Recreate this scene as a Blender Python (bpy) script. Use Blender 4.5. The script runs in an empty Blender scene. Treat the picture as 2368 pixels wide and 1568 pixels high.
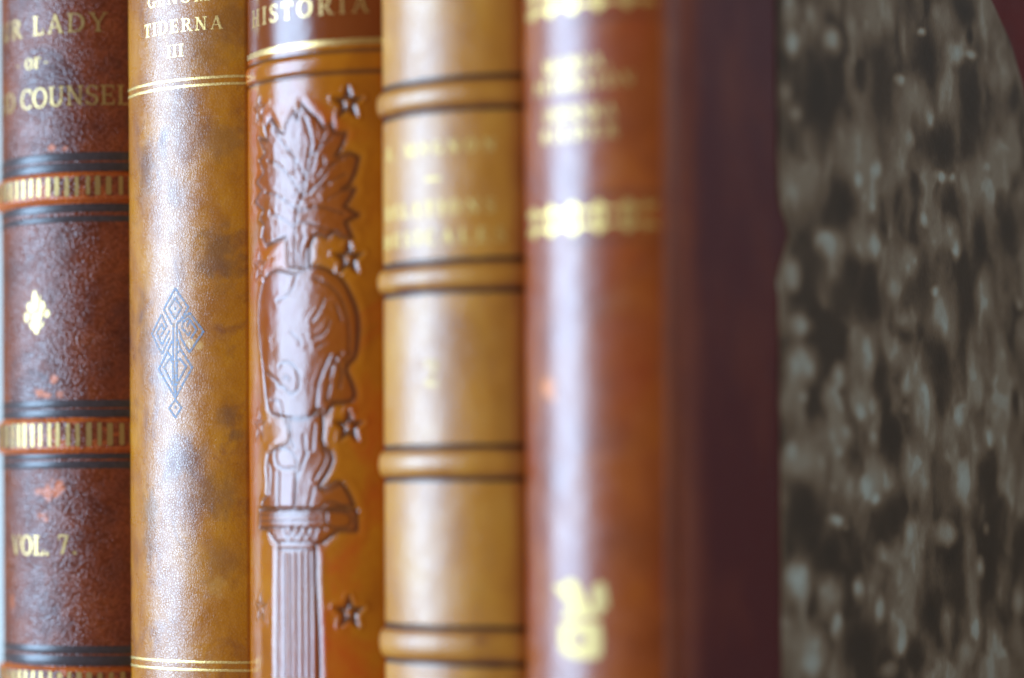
import bpy, math
import numpy as np
from mathutils import Matrix, Vector

# ------------------------------------------------------------------ camera, light, exposure
sc = bpy.context.scene
COLL = sc.collection
ALPHA = math.radians(39.35)          # the row of books is turned this much from the picture plane
CAM_Z = 0.105
cam_d = bpy.data.cameras.new("camera")
cam = bpy.data.objects.new("camera", cam_d); COLL.objects.link(cam)
r = -0.005
cam.matrix_world = Matrix(((math.cos(r), -math.sin(r), 0, 0), (0, 0, -1, 0), (math.sin(r), math.cos(r), 0, CAM_Z), (0, 0, 0, 1)))
cam_d.sensor_width = 36.0
cam_d.lens = 36.0 * 6300 / 2367
cam_d.shift_y = 344 / 2367
cam_d.clip_start = 0.01
cam_d.clip_end = 50
cam_d.dof.use_dof = True
cam_d.dof.focus_distance = 0.4835
cam_d.dof.aperture_fstop = 4.6
sc.camera = cam

world = bpy.data.worlds.new("World"); sc.world = world; world.use_nodes = True
bg = world.node_tree.nodes["Background"]
# a dim warm room, a little lighter to the right of the shelf
wt = world.node_tree
wco = wt.nodes.new("ShaderNodeTexCoord"); wsep = wt.nodes.new("ShaderNodeSeparateXYZ"); wmr = wt.nodes.new("ShaderNodeMapRange")
wt.links.new(wco.outputs["Generated"], wsep.inputs[0]); wt.links.new(wsep.outputs["X"], wmr.inputs[0]); wcr = wt.nodes.new("ShaderNodeValToRGB"); wt.links.new(wmr.outputs[0], wcr.inputs[0]); wt.links.new(wcr.outputs[0], bg.inputs[0])
wmr.inputs[1].default_value = -1.0; wmr.inputs[2].default_value = 1.0; bg.inputs[1].default_value = 1.0
wcr.color_ramp.elements[0].color = (0.46, 0.34, 0.20, 1); wcr.color_ramp.elements.new(0.52).color = (0.20, 0.135, 0.07, 1); wcr.color_ramp.elements[-1].color = (0.95, 0.88, 0.82, 1)

lamp_d = bpy.data.lights.new("window_light", "AREA")
lamp_d.shape = "RECTANGLE"; lamp_d.size = 0.78; lamp_d.size_y = 0.70
lamp_d.color = (0.46, 0.70, 1.0)
lamp_d.energy = 34
lamp = bpy.data.objects.new("window_light", lamp_d); COLL.objects.link(lamp)
phi = math.radians(-85)              # direction of the window seen from the books, 0 = towards the camera
ctr = Vector((-0.03, 0.46, 0.12)); dirn = Vector((math.sin(phi), -math.cos(phi), 0.10))
lamp.location = ctr + dirn * 1.25
lamp.rotation_euler = (-dirn).to_track_quat("-Z", "Z").to_euler()

sc.view_settings.view_transform = "Standard"
sc.view_settings.look = "None"
sc.view_settings.exposure = 0.0
sc.view_settings.gamma = 1.0
sc.view_settings.use_curve_mapping = False
sc.cycles.use_denoising = True
sc.cycles.denoiser = 'OPENIMAGEDENOISE'
sc.cycles.denoising_input_passes = 'RGB_ALBEDO_NORMAL'
sc.cycles.denoising_prefilter = 'ACCURATE'
sc.cycles.max_bounces = 6

# ------------------------------------------------------------------ small helpers
U2 = np.array([math.cos(ALPHA), -math.sin(ALPHA)]); V2 = np.array([math.sin(ALPHA), math.cos(ALPHA)])
CORNER = np.array([361 * 0.42 / 6300, 0.42])

def fbm(x, y, seed, octaves=4, gain=0.5):
    """smooth value noise, 0..1, unit feature size"""
    out = np.zeros(np.broadcast(x, y).shape); amp, tot = 1.0, 0.0
    for o in range(octaves):
        rng = np.random.default_rng(seed * 17 + o); g = rng.random((256, 256))
        xx = x * 2 ** o + 37.3 * o; yy = y * 2 ** o + 11.7 * o
        xi = np.floor(xx).astype(int); yi = np.floor(yy).astype(int); fx = xx - xi; fy = yy - yi
        fx = fx * fx * (3 - 2 * fx); fy = fy * fy * (3 - 2 * fy)
        a = g[xi % 256, yi % 256]; b = g[(xi + 1) % 256, yi % 256]; c = g[xi % 256, (yi + 1) % 256]; d = g[(xi + 1) % 256, (yi + 1) % 256]
        out += amp * ((a * (1 - fx) + b * fx) * (1 - fy) + (c * (1 - fx) + d * fx) * fy); tot += amp; amp *= gain
    return out / tot

def sstep(a, b, x):
    t = np.clip((x - a) / (b - a), 0, 1); return t * t * (3 - 2 * t)

def seg_dist(px, py, pts, close=False):
    p = np.asarray(pts, float)
    if close: p = np.vstack([p, p[:1]])
    best = np.full(px.shape, 1e9)
    for a, b in zip(p[:-1], p[1:]):
        d = b - a; L = max((d ** 2).sum(), 1e-9)
        t = np.clip(((px - a[0]) * d[0] + (py - a[1]) * d[1]) / L, 0, 1)
        best = np.minimum(best, (px - a[0] - t * d[0]) ** 2 + (py - a[1] - t * d[1]) ** 2)
    return np.sqrt(best)

def inside(px, py, pts):
    p = np.asarray(pts, float); res = np.zeros(px.shape, bool)
    for a, b in zip(p, np.roll(p, -1, 0)):
        if a[1] == b[1]: continue
        c = (a[1] > py) != (b[1] > py)
        res ^= c & (px < (b[0] - a[0]) * (py - a[1]) / (b[1] - a[1]) + a[0])
    return res

def smooth_poly(pts, n=1):
    p = np.asarray(pts, float)
    for _ in range(n):
        q = np.roll(p, -1, 0); p = np.stack([0.75 * p + 0.25 * q, 0.25 * p + 0.75 * q], 1).reshape(-1, 2)
    return p

def smooth_line(pts, n=2):
    p = np.asarray(pts, float)
    for _ in range(n):
        if len(p) < 3: break
        m = np.stack([0.75 * p[:-1] + 0.25 * p[1:], 0.25 * p[:-1] + 0.75 * p[1:]], 1).reshape(-1, 2)
        p = np.vstack([p[:1], m[1:-1], p[-1:]])
    return p

def make_mesh(name, verts, faces, mat, parent, uv=None, attrs=None, smooth=True):
    me = bpy.data.meshes.new(name)
    verts = np.asarray(verts, np.float32)
    if isinstance(faces, np.ndarray):
        n = len(faces); k = faces.shape[1]
        me.vertices.add(len(verts)); me.vertices.foreach_set("co", verts.ravel())
        me.loops.add(n * k); me.loops.foreach_set("vertex_index", faces.ravel().astype(np.int32))
        me.polygons.add(n); me.polygons.foreach_set("loop_start", np.arange(0, n * k, k, dtype=np.int32))
        me.update(calc_edges=True)
    else:
        me.from_pydata([tuple(map(float, v)) for v in verts], [], [tuple(map(int, f)) for f in faces])
    me.validate()
    if uv is not None:
        li = np.empty(len(me.loops), np.int32); me.loops.foreach_get("vertex_index", li)
        lay = me.uv_layers.new(name="UVMap"); lay.data.foreach_set("uv", np.asarray(uv, np.float32)[li].ravel())
    for k, a in (attrs or {}).items():
        at = me.attributes.new(k, "FLOAT", "POINT"); at.data.foreach_set("value", np.asarray(a, np.float32).ravel())
    me.polygons.foreach_set("use_smooth", np.full(len(me.polygons), smooth))
    me.materials.append(mat)
    ob = bpy.data.objects.new(name, me); COLL.objects.link(ob)
    if parent: ob.parent = parent
    return ob

def box(name, lo, hi, mat, parent, bev=0.0006):
    import bmesh
    bm = bmesh.new(); bmesh.ops.create_cube(bm, size=1)
    for v in bm.verts:
        v.co = Vector([(lo[i] + hi[i]) / 2 + v.co[i] * (hi[i] - lo[i]) for i in range(3)])
    if bev: bmesh.ops.bevel(bm, geom=list(bm.edges), offset=bev, segments=2, affect="EDGES", profile=0.5)
    me = bpy.data.meshes.new(name); bm.to_mesh(me); bm.free(); me.materials.append(mat)
    ob = bpy.data.objects.new(name, me); COLL.objects.link(ob)
    if parent: ob.parent = parent
    return ob

# ------------------------------------------------------------------ materials
class NT:
    def __init__(s, name):
        s.m = bpy.data.materials.new(name); s.m.use_nodes = True; s.t = s.m.node_tree
        s.b = s.t.nodes["Principled BSDF"]; s.out = s.t.nodes["Material Output"]
    def n(s, typ, **kw):
        nd = s.t.nodes.new(typ)
        for k, v in kw.items():
            if k.startswith("i_"):
                key = k[2:]; key = int(key) if key.isdigit() else key.replace("_", " ")
                nd.inputs[key].default_value = v
            else: setattr(nd, k, v)
        return nd
    def l(s, a, b): s.t.links.new(a, b)
    def uv(s, sx=1, sy=1, off=(0, 0)):
        u = s.n("ShaderNodeUVMap", uv_map="UVMap"); mp = s.n("ShaderNodeMapping")
        mp.inputs["Scale"].default_value = (sx, sy, 1); mp.inputs["Location"].default_value = (off[0], off[1], 0)
        s.l(u.outputs[0], mp.inputs[0]); return mp.outputs[0]
    def noise(s, vec, scale, detail=4, rough=0.55, dist=0.0):
        nd = s.n("ShaderNodeTexNoise"); nd.inputs["Scale"].default_value = scale; nd.inputs["Detail"].default_value = detail
        nd.inputs["Roughness"].default_value = rough; nd.inputs["Distortion"].default_value = dist
        s.l(vec, nd.inputs["Vector"]); return nd.outputs["Fac"]
    def ramp(s, fac, stops):
        nd = s.n("ShaderNodeValToRGB"); e = nd.color_ramp.elements
        while len(e) < len(stops): e.new(0.5)
        for el, (p, c) in zip(e, stops):
            el.position = p; el.color = c if len(c) == 4 else (*c, 1)
        s.l(fac, nd.inputs[0]); return nd.outputs[0]
    def rng(s, fac, a, b, c=0.0, d=1.0):
        nd = s.n("ShaderNodeMapRange"); nd.inputs[1].default_value = a; nd.inputs[2].default_value = b
        nd.inputs[3].default_value = c; nd.inputs[4].default_value = d; s.l(fac, nd.inputs[0]); return nd.outputs[0]
    def mix(s, fac, a, b):
        nd = s.n("ShaderNodeMix", data_type="RGBA"); ca, cb = nd.inputs[6], nd.inputs[7]
        if isinstance(fac, (int, float)): nd.inputs[0].default_value = fac
        else: s.l(fac, nd.inputs[0])
        for sock, v in ((ca, a), (cb, b)):
            if isinstance(v, tuple): sock.default_value = (*v[:3], 1)
            else: s.l(v, sock)
        return nd.outputs[2]
    def math(s, op, a, b=0.0):
        nd = s.n("ShaderNodeMath", operation=op)
        for i, v in enumerate((a, b)):
            if isinstance(v, (int, float)): nd.inputs[i].default_value = v
            else: s.l(v, nd.inputs[i])
        return nd.outputs[0]
    def attr(s, name):
        return s.n("ShaderNodeAttribute", attribute_name=name).outputs["Fac"]
    def bump(s, h, dist, strength=1.0, prev=None):
        nd = s.n("ShaderNodeBump"); nd.inputs["Distance"].default_value = dist; nd.inputs["Strength"].default_value = strength
        s.l(h, nd.inputs["Height"])
        if prev is not None: s.l(prev, nd.inputs["Normal"])
        return nd.outputs[0]

def leather(name, stops, mscale=0.12, off=(0, 0), streak=(1, 1), rough=(0.35, 0.5), grain=(2.0, 0.00006), fine=(6.0, 0.00001),
            crease=None, pebble=False, dull=None, pdark=0.35, coat=0.0, coat_rough=0.2, spec=0.5, stains=(), wave=0.00012, spot=None, blot=None):
    """stops: colour ramp over mottling noise; grain: (cells per mm, bump m); stains: [(attribute, colour)]"""
    t = NT(name); uv = t.uv(*streak, off)
    uvp = t.uv(1, 1, off)
    mot = t.noise(uv, mscale, 6, 0.6, 0.3)
    col = t.ramp(t.rng(mot, 0.3, 0.7), stops)
    if blot:                                   # large dark clouds in the dye
        a, c, lo, hi = blot
        cl = t.noise(uv, a, 5, 0.65, 0.8)
        col = t.mix(t.rng(cl, lo, hi), col, c)
    if spot:                                   # small flecks
        a, c, lo, hi = spot
        sp = t.noise(uvp, a, 3, 0.6); col = t.mix(t.rng(sp, lo, hi), col, c)
    # fine pore colour
    vor = t.n("ShaderNodeTexVoronoi", feature="DISTANCE_TO_EDGE", i_Scale=grain[0]); 
    warp = t.noise(uvp, grain[0] * 0.6, 2); add = t.n("ShaderNodeVectorMath", operation="ADD")
    wv = t.n("ShaderNodeCombineXYZ"); t.l(t.rng(warp, 0, 1, -0.35 / grain[0], 0.35 / grain[0]), wv.inputs[0]); t.l(t.rng(warp, 0, 1, 0.3 / grain[0], -0.3 / grain[0]), wv.inputs[1])
    t.l(uvp, add.inputs[0]); t.l(wv.outputs[0], add.inputs[1]); t.l(add.outputs[0], vor.inputs["Vector"])
    pore = t.rng(vor.outputs["Distance"], 0.0, 0.22)
    if pebble:
        vor.feature = "SMOOTH_F1"; vor.inputs["Smoothness"].default_value = 0.35
        pore = t.rng(vor.outputs["Distance"], 0.15, 0.75, 1.0, 0.0)
    dark = t.mix(pdark, col, (0.0, 0.0, 0.0))
    col = t.mix(pore, dark, col) if grain[1] > 0.00003 else col
    for a, c in stains:
        col = t.mix(t.attr(a), col, c)
    t.l(col, t.b.inputs["Base Color"])
    rn = t.noise(uvp, mscale * 2.5, 4)
    t.l(t.rng(rn, 0.3, 0.7, *rough), t.b.inputs["Roughness"])
    sp_ = t.rng(pore, 0, 1, spec * (1 - pdark), spec)
    if dull: sp_ = t.math("MULTIPLY", sp_, t.rng(t.attr(dull), 0, 1, 1.0, 0.5))   # unpolished sides
    t.l(sp_, t.b.inputs["Specular IOR Level"])
    t.b.inputs["Coat Weight"].default_value = coat; t.b.inputs["Coat Roughness"].default_value = coat_rough
    nrm = t.bump(t.noise(uvp, 0.22, 3), wave)
    if crease:
        uc = t.uv(crease[0], crease[1], off); cn = t.noise(uc, crease[2], 5, 0.7, 0.6)
        nrm = t.bump(t.rng(cn, 0.35, 0.65), crease[3], 1.0, nrm)
    amp = t.noise(uvp, 0.25, 2); hh = t.math("MULTIPLY", pore, t.rng(amp, 0.25, 0.75, 0.45, 1.0))
    nrm = t.bump(hh, grain[1], 1.0, nrm)
    nrm = t.bump(t.noise(uvp, fine[0], 3), fine[1], 1.0, nrm)
    t.l(nrm, t.b.inputs["Normal"])
    return t.m

def gold(name, wear=0.42, under=(0.05, 0.02, 0.008), tint=(0.80, 0.60, 0.22), rough=0.34, wscale=1.6):
    t = NT(name); uv = t.uv()
    n1 = t.noise(uv, wscale, 4, 0.7); w = t.rng(n1, wear - 0.08, wear + 0.03)
    t.l(t.mix(w, under, tint), t.b.inputs["Base Color"])
    t.l(w, t.b.inputs["Metallic"])
    t.l(t.rng(t.noise(uv, 3.0, 2), 0.3, 0.7, rough - 0.07, rough + 0.1), t.b.inputs["Roughness"])
    t.l(t.bump(t.noise(uv, 2.2, 3), 0.00006), t.b.inputs["Normal"])
    return t.m

def plain(name, col, rough=0.5, nscale=0.3, var=0.25, bump=0.00003, spec=0.5):
    t = NT(name); co = t.n("ShaderNodeTexCoord").outputs["Object"]
    mp = t.n("ShaderNodeMapping"); mp.inputs["Scale"].default_value = (1000, 1000, 1000); t.l(co, mp.inputs[0])
    n1 = t.noise(mp.outputs[0], nscale, 5)
    t.l(t.mix(t.rng(n1, 0.3, 0.7), tuple(c * (1 - var) for c in col), col), t.b.inputs["Base Color"])
    t.b.inputs["Roughness"].default_value = rough; t.b.inputs["Specular IOR Level"].default_value = spec
    t.l(t.bump(n1, bump), t.b.inputs["Normal"])
    return t.m

# ------------------------------------------------------------------ the shape of one book's back
class Book:
    def __init__(s, a, t, beta, b, rr, H, depth, label, height=None, turn=2.3):
        s.a, s.t, s.be, s.b, s.r, s.H, s.depth = a, t, math.radians(beta), b, rr, H, depth
        s.R = (t / 2 - rr) / math.sin(s.be) + rr
        s.L1 = s.R * s.be; s.L2 = s.L1 + rr * (math.pi / 2 - s.be)
        s.base = (s.R - rr) * math.cos(s.be)
        s.height = height or (lambda w, z: np.zeros(np.broadcast(w, z).shape))
        e = bpy.data.objects.new("leather_book", None); COLL.objects.link(e); s.root = e
        p = CORNER + a * U2 - b * V2
        e.location = (p[0], p[1], 0); e.rotation_euler = (0, 0, -ALPHA + math.radians(turn)); e.empty_display_size = 0.02
        e["label"] = label; e["category"] = "book"; e["group"] = "row of old leather-bound books"
    def prof(s, w):                              # w in metres along the leather
        g = np.sign(w); a = np.abs(w)
        th = np.where(a < s.L1, a / s.R, np.where(a < s.L2, s.be + (a - s.L1) / s.r, math.pi / 2))
        x = np.where(a < s.L1, s.R * np.sin(th), np.where(a < s.L2, (s.R - s.r) * math.sin(s.be) + s.r * np.sin(th), s.t / 2))
        y = np.where(a < s.L1, s.R * np.cos(th) - s.base, np.where(a < s.L2, s.r * np.cos(th), -(a - s.L2)))
        return g * x, y, g * np.sin(th), np.cos(th)
    def surf(s, w, z, h=0.0, follow=True):       # mm in, metres out (local frame of the book)
        w = np.asarray(w, float); z = np.asarray(z, float)
        x, y, nx, ny = s.prof(w / 1000)
        hh = (np.asarray(h, float) + (s.height(w, z) if follow else 0)) / 1000
        return np.stack([x + nx * hh, -(y + ny * hh), z / 1000 + 0 * x], -1)
    def grid(s, name, ws, zs, mat, parent, attrs=None, mask=None, follow=True, h=0.0):
        Wg, Zg = np.meshgrid(ws, zs, indexing="ij")
        P = s.surf(Wg, Zg, h, follow).reshape(-1, 3)
        n, m = len(ws), len(zs); i = np.arange(n * m).reshape(n, m)
        F = np.stack([i[:-1, :-1], i[1:, :-1], i[1:, 1:], i[:-1, 1:]], -1).reshape(-1, 4)
        uv = np.stack([Wg, Zg], -1).reshape(-1, 2)
        at = {k: f(Wg, Zg).ravel() for k, f in (attrs or {}).items()}
        if mask is None: return make_mesh(name, P, F, mat, parent, uv, at)
        lab = mask(0.25 * (Wg[:-1, :-1] + Wg[1:, :-1] + Wg[1:, 1:] + Wg[:-1, 1:]), 0.25 * (Zg[:-1, :-1] + Zg[1:, :-1] + Zg[1:, 1:] + Zg[:-1, 1:])).ravel()
        out = {}
        for k in np.unique(lab):
            f = F[lab == k]; used, inv = np.unique(f, return_inverse=True)
            nm = name[int(k)] if isinstance(name, dict) else name
            out[int(k)] = make_mesh(nm, P[used], inv.reshape(-1, 4), mat, parent, uv[used], {a: v[used] for a, v in at.items()})
        return out
    def strip(s, name, w0, w1, z0, z1, mat, parent, h=0.02, dome=0.0, ragged=0.0, n=90, m=7, seed=3):
        ws = np.linspace(w0, w1, n); tt = np.linspace(0, 1, m)
        Wg, T = np.meshgrid(ws, tt, indexing="ij")
        rg = (fbm(Wg * 1.1, T * 0 + seed, seed) - 0.5) * ragged
        Zg = z0 + (z1 - z0) * T + rg
        P = s.surf(Wg, Zg, h + dome * np.sin(math.pi * T)).reshape(-1, 3)
        i = np.arange(n * m).reshape(n, m)
        F = np.stack([i[:-1, :-1], i[1:, :-1], i[1:, 1:], i[:-1, 1:]], -1).reshape(-1, 4)
        return make_mesh(name, P, F, mat, parent, np.stack([Wg, Zg], -1).reshape(-1, 2))
    def polys(s, name, polys, mat, parent, h=0.03):   # flat shapes in (w, z) millimetres pressed onto the leather
        V, Fc, uv = [], [], []
        cut = []
        for k, p in enumerate(polys):
            p = np.asarray(p, float)
            cut += [(k, q) for q in slices(p)] if np.ptp(p[:, 0]) > 1.6 else [(k, p)]
        for k, p in cut:
            area = 0.5 * np.sum(p[:, 0] * np.roll(p[:, 1], -1) - np.roll(p[:, 0], -1) * p[:, 1])
            if area < 0: p = p[::-1]
            q = s.surf(p[:, 0], p[:, 1], h + (k % 12) * 0.0015)
            Fc.append(tuple(range(len(V), len(V) + len(p)))); V.extend(q.tolist()); uv.extend(p.tolist())
        return make_mesh(name, V, Fc, mat, parent, uv, smooth=False)
    def body(s, mats, page_mat, front=True, spine_z=None):
        """boards and page block behind the spine"""
        t2 = s.t / 2 - 0.00012; y0 = 0.0022
        box("back_cover", (-t2, y0, 0.0), (-t2 + 0.0024, s.depth, s.H), mats, s.root)
        if front: box("front_cover", (t2 - 0.0024, y0, 0.0), (t2, s.depth, s.H), mats, s.root)
        # page block with a rounded back
        w = np.linspace(-s.L1, s.L1, 25); x, y, nx, ny = s.prof(w)
        x = x - nx * 0.0016; y = y - ny * 0.0016; keep = np.abs(x) < t2 - 0.0027; x, y = x[keep], y[keep]
        xe = t2 - 0.0027
        pts = [(-xe, s.depth - 0.004)] + [(-xe, -y[0])] + list(zip(x, -y)) + [(xe, -y[-1])] + [(xe, s.depth - 0.004)]
        n = len(pts); V = [(p[0], p[1], 0.003) for p in pts] + [(p[0], p[1], s.H - 0.003) for p in pts]
        F = [tuple(range(n))[::-1], tuple(range(n, 2 * n))] + [(i, (i + 1) % n, n + (i + 1) % n, n + i) for i in range(n)]
        make_mesh("page_block", V, F, page_mat, s.root, smooth=False)

def zlist(H, lo, hi, step, coarse=3.0, extra=()):
    z = np.concatenate([np.arange(0, lo, coarse), np.arange(lo, min(hi, H), step), np.arange(min(hi, H), H, coarse), [H]])
    return np.unique(np.round(z, 4))

# ------------------------------------------------------------------ serif letters built from strokes
T_, t_, S_ = 0.20, 0.085, 0.12
def rect(x0, y0, x1, y1): return [(x0, y0), (x1, y0), (x1, y1), (x0, y1)]
def stem(x, y0=0, y1=1, w=None, s0=True, s1=True):
    w = w or T_
    o = [rect(x - w / 2, y0, x + w / 2, y1)]
    if s0: o.append([(x - w / 2 - S_, y0), (x + w / 2 + S_, y0), (x + w / 2 + S_, y0 + 0.05), (x + w / 2, y0 + 0.09), (x - w / 2, y0 + 0.09), (x - w / 2 - S_, y0 + 0.05)])
    if s1: o.append([(x - w / 2 - S_, y1), (x + w / 2 + S_, y1), (x + w / 2 + S_, y1 - 0.05), (x + w / 2, y1 - 0.09), (x - w / 2, y1 - 0.09), (x - w / 2 - S_, y1 - 0.05)])
    return o
def diag(x0, y0, x1, y1, w):
    if w > 0.12: w *= T_ / 0.20
    return [[(x0 - w / 2, y0), (x0 + w / 2, y0), (x1 + w / 2, y1), (x1 - w / 2, y1)]]
def foot(x, y, up=False, w=0.1):
    d = -0.06 if up else 0.06
    return [rect(x - w - 0.08, min(y, y + d), x + w + 0.08, max(y, y + d))]
def arc(cx, cy, rx, ry, a0, a1, tx=None, ty=None):
    tx = tx or T_; ty = ty or t_
    n = max(6, int(abs(a1 - a0) / 12)); o = []; a = np.radians(np.linspace(a0, a1, n + 1))
    for p, q in zip(a[:-1], a[1:]):
        o.append([(cx + rx * math.cos(p), cy + ry * math.sin(p)), (cx + rx * math.cos(q), cy + ry * math.sin(q)),
                  (cx + (rx - tx) * math.cos(q), cy + (ry - ty) * math.sin(q)), (cx + (rx - tx) * math.cos(p), cy + (ry - ty) * math.sin(p))])
    return o
def make_glyphs(): return {
 "I": (0.44, stem(0.22)), "L": (0.78, stem(0.22) + [rect(0.3, 0, 0.72, 0.08), [(0.64, 0.08), (0.72, 0.08), (0.72, 0.30), (0.69, 0.30)]]),
 "T": (0.86, stem(0.43, s1=False) + [rect(0.06, 0.92, 0.80, 1.0), [(0.06, 0.92), (0.14, 0.92), (0.10, 0.70), (0.06, 0.70)], [(0.72, 0.92), (0.80, 0.92), (0.80, 0.70), (0.76, 0.70)]]),
 "E": (0.80, stem(0.22) + [rect(0.3, 0, 0.72, 0.08), rect(0.3, 0.92, 0.70, 1.0), rect(0.3, 0.47, 0.58, 0.54), rect(0.54, 0.38, 0.59, 0.63), [(0.64, 0.08), (0.72, 0.08), (0.72, 0.30), (0.69, 0.30)], [(0.62, 0.92), (0.70, 0.92), (0.70, 0.72), (0.67, 0.72)]]),
 "F": (0.74, stem(0.22) + [rect(0.3, 0.92, 0.70, 1.0), rect(0.3, 0.47, 0.56, 0.54), [(0.62, 0.92), (0.70, 0.92), (0.70, 0.72), (0.67, 0.72)]]),
 "H": (1.0, stem(0.22) + stem(0.78) + [rect(0.3, 0.47, 0.7, 0.55)]),
 "O": (1.0, arc(0.5, 0.5, 0.46, 0.52, 0, 360)), "Q": (1.0, arc(0.5, 0.5, 0.46, 0.52, 0, 360) + diag(0.5, 0.1, 0.85, -0.2, 0.16)),
 "C": (0.90, arc(0.5, 0.5, 0.46, 0.52, 48, 312) + [rect(0.77, 0.66, 0.83, 0.98), rect(0.77, 0.06, 0.83, 0.2)]),
 "G": (0.98, arc(0.5, 0.5, 0.46, 0.52, 48, 320) + [rect(0.77, 0.68, 0.83, 0.98)] + stem(0.80, 0, 0.42, 0.18, False, True)),
 "D": (0.98, stem(0.22) + arc(0.42, 0.5, 0.50, 0.5, -90, 90) + [rect(0.3, 0.92, 0.45, 1.0), rect(0.3, 0, 0.45, 0.08)]),
 "R": (0.92, stem(0.22) + arc(0.42, 0.74, 0.34, 0.26, -90, 90, 0.17) + [rect(0.3, 0.92, 0.45, 1.0), rect(0.3, 0.48, 0.45, 0.56)] + diag(0.80, 0, 0.48, 0.5, 0.20) + foot(0.82, 0, w=0.06)),
 "P": (0.80, stem(0.22) + arc(0.40, 0.73, 0.34, 0.27, -90, 90, 0.17) + [rect(0.3, 0.92, 0.43, 1.0), rect(0.3, 0.46, 0.43, 0.54)]),
 "B": (0.88, stem(0.22) + arc(0.42, 0.755, 0.30, 0.245, -90, 90, 0.16) + arc(0.42, 0.27, 0.37, 0.27, -90, 90, 0.18) + [rect(0.3, 0.92, 0.45, 1.0), rect(0.3, 0.48, 0.45, 0.54), rect(0.3, 0, 0.45, 0.08)]),
 "S": (0.72, arc(0.36, 0.745, 0.29, 0.265, 25, 265, 0.13) + arc(0.36, 0.265, 0.31, 0.285, -155, 88, 0.15) + diag(0.24, 0.60, 0.46, 0.42, 0.18) + [rect(0.58, 0.72, 0.63, 0.98), rect(0.06, 0.02, 0.11, 0.28)]),
 "U": (0.98, stem(0.22, 0.3, 1, s0=False) + stem(0.78, 0.3, 1, 0.09, s0=False) + arc(0.475, 0.32, 0.355, 0.34, 180, 360, 0.2, 0.09)),
 "N": (1.02, stem(0.22, w=0.09) + stem(0.80, w=0.09, s0=False) + diag(0.80, 0, 0.22, 1, 0.20)),
 "M": (1.2, stem(0.2, w=0.09) + stem(1.0) + diag(0.6, 0, 0.22, 1, 0.19) + diag(0.6, 0, 1.0, 1, 0.09)),
 "A": (0.92, diag(0.14, 0, 0.46, 1, 0.085) + diag(0.78, 0, 0.46, 1, 0.20) + [rect(0.26, 0.30, 0.66, 0.37)] + foot(0.14, 0, w=0.05) + foot(0.79, 0, w=0.07)),
 "V": (0.92, diag(0.46, 0, 0.14, 1, 0.20) + diag(0.46, 0, 0.80, 1, 0.085) + foot(0.15, 1, True, 0.07) + foot(0.80, 1, True, 0.05)),
 "Y": (0.90, stem(0.45, 0, 0.5, s1=False) + diag(0.45, 0.45, 0.14, 1, 0.19) + diag(0.46, 0.45, 0.78, 1, 0.085) + foot(0.15, 1, True, 0.07) + foot(0.78, 1, True, 0.05)),
 "K": (0.96, stem(0.22) + diag(0.36, 0.42, 0.78, 1, 0.085) + diag(0.82, 0, 0.45, 0.58, 0.2) + foot(0.8, 1, True, 0.05) + foot(0.84, 0, w=0.06)),
 "7": (0.62, [rect(0.06, 0.90, 0.56, 1.0), rect(0.06, 0.74, 0.12, 0.95)] + diag(0.24, 0, 0.51, 0.94, 0.15)),
 "2": (0.64, arc(0.31, 0.72, 0.26, 0.28, -25, 180, 0.15) + diag(0.12, 0.06, 0.47, 0.62, 0.15) + [rect(0.06, 0, 0.58, 0.11), rect(0.53, 0, 0.58, 0.25)]),
 ".": (0.3, [rect(0.07, 0, 0.23, 0.15)]), ",": (0.3, [rect(0.07, 0, 0.23, 0.15), [(0.15, 0), (0.23, 0), (0.12, -0.2), (0.07, -0.18)]]),
 "-": (0.55, [[(0.05, 0.45), (0.5, 0.40), (0.5, 0.52), (0.05, 0.50)]]), " ": (0.5, []),
}
GL = make_glyphs()
T_, t_, S_ = 0.145, 0.065, 0.09
GL_THIN = make_glyphs()
def text(txt, w0, w1, z0, cap, GL=GL):
    """letters spread between w0 and w1 (mm), baseline z0, cap height (mm)"""
    adv = [GL[c][0] for c in txt]; tot = sum(adv); n = len(txt)
    lw = min((w1 - w0) / tot, cap * 1.12); gap = ((w1 - w0) - lw * tot) / max(n - 1, 1)
    out, x = [], w0
    for c, a in zip(txt, adv):
        for p in GL[c][1]: out.append([(x + q[0] * lw, z0 + q[1] * cap) for q in p])
        x += a * lw + gap
    return out
def ribbon(pts, wd):
    o = []; p = np.asarray(pts, float)
    for a, b in zip(p[:-1], p[1:]):
        d = b - a; L = np.hypot(*d)
        if L < 1e-6: continue
        d /= L; nrm = np.array([-d[1], d[0]]) * wd / 2; a = a - d * wd * 0.3; b = b + d * wd * 0.3
        o.append([tuple(a + nrm), tuple(a - nrm), tuple(b - nrm), tuple(b + nrm)])
    return o

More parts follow.
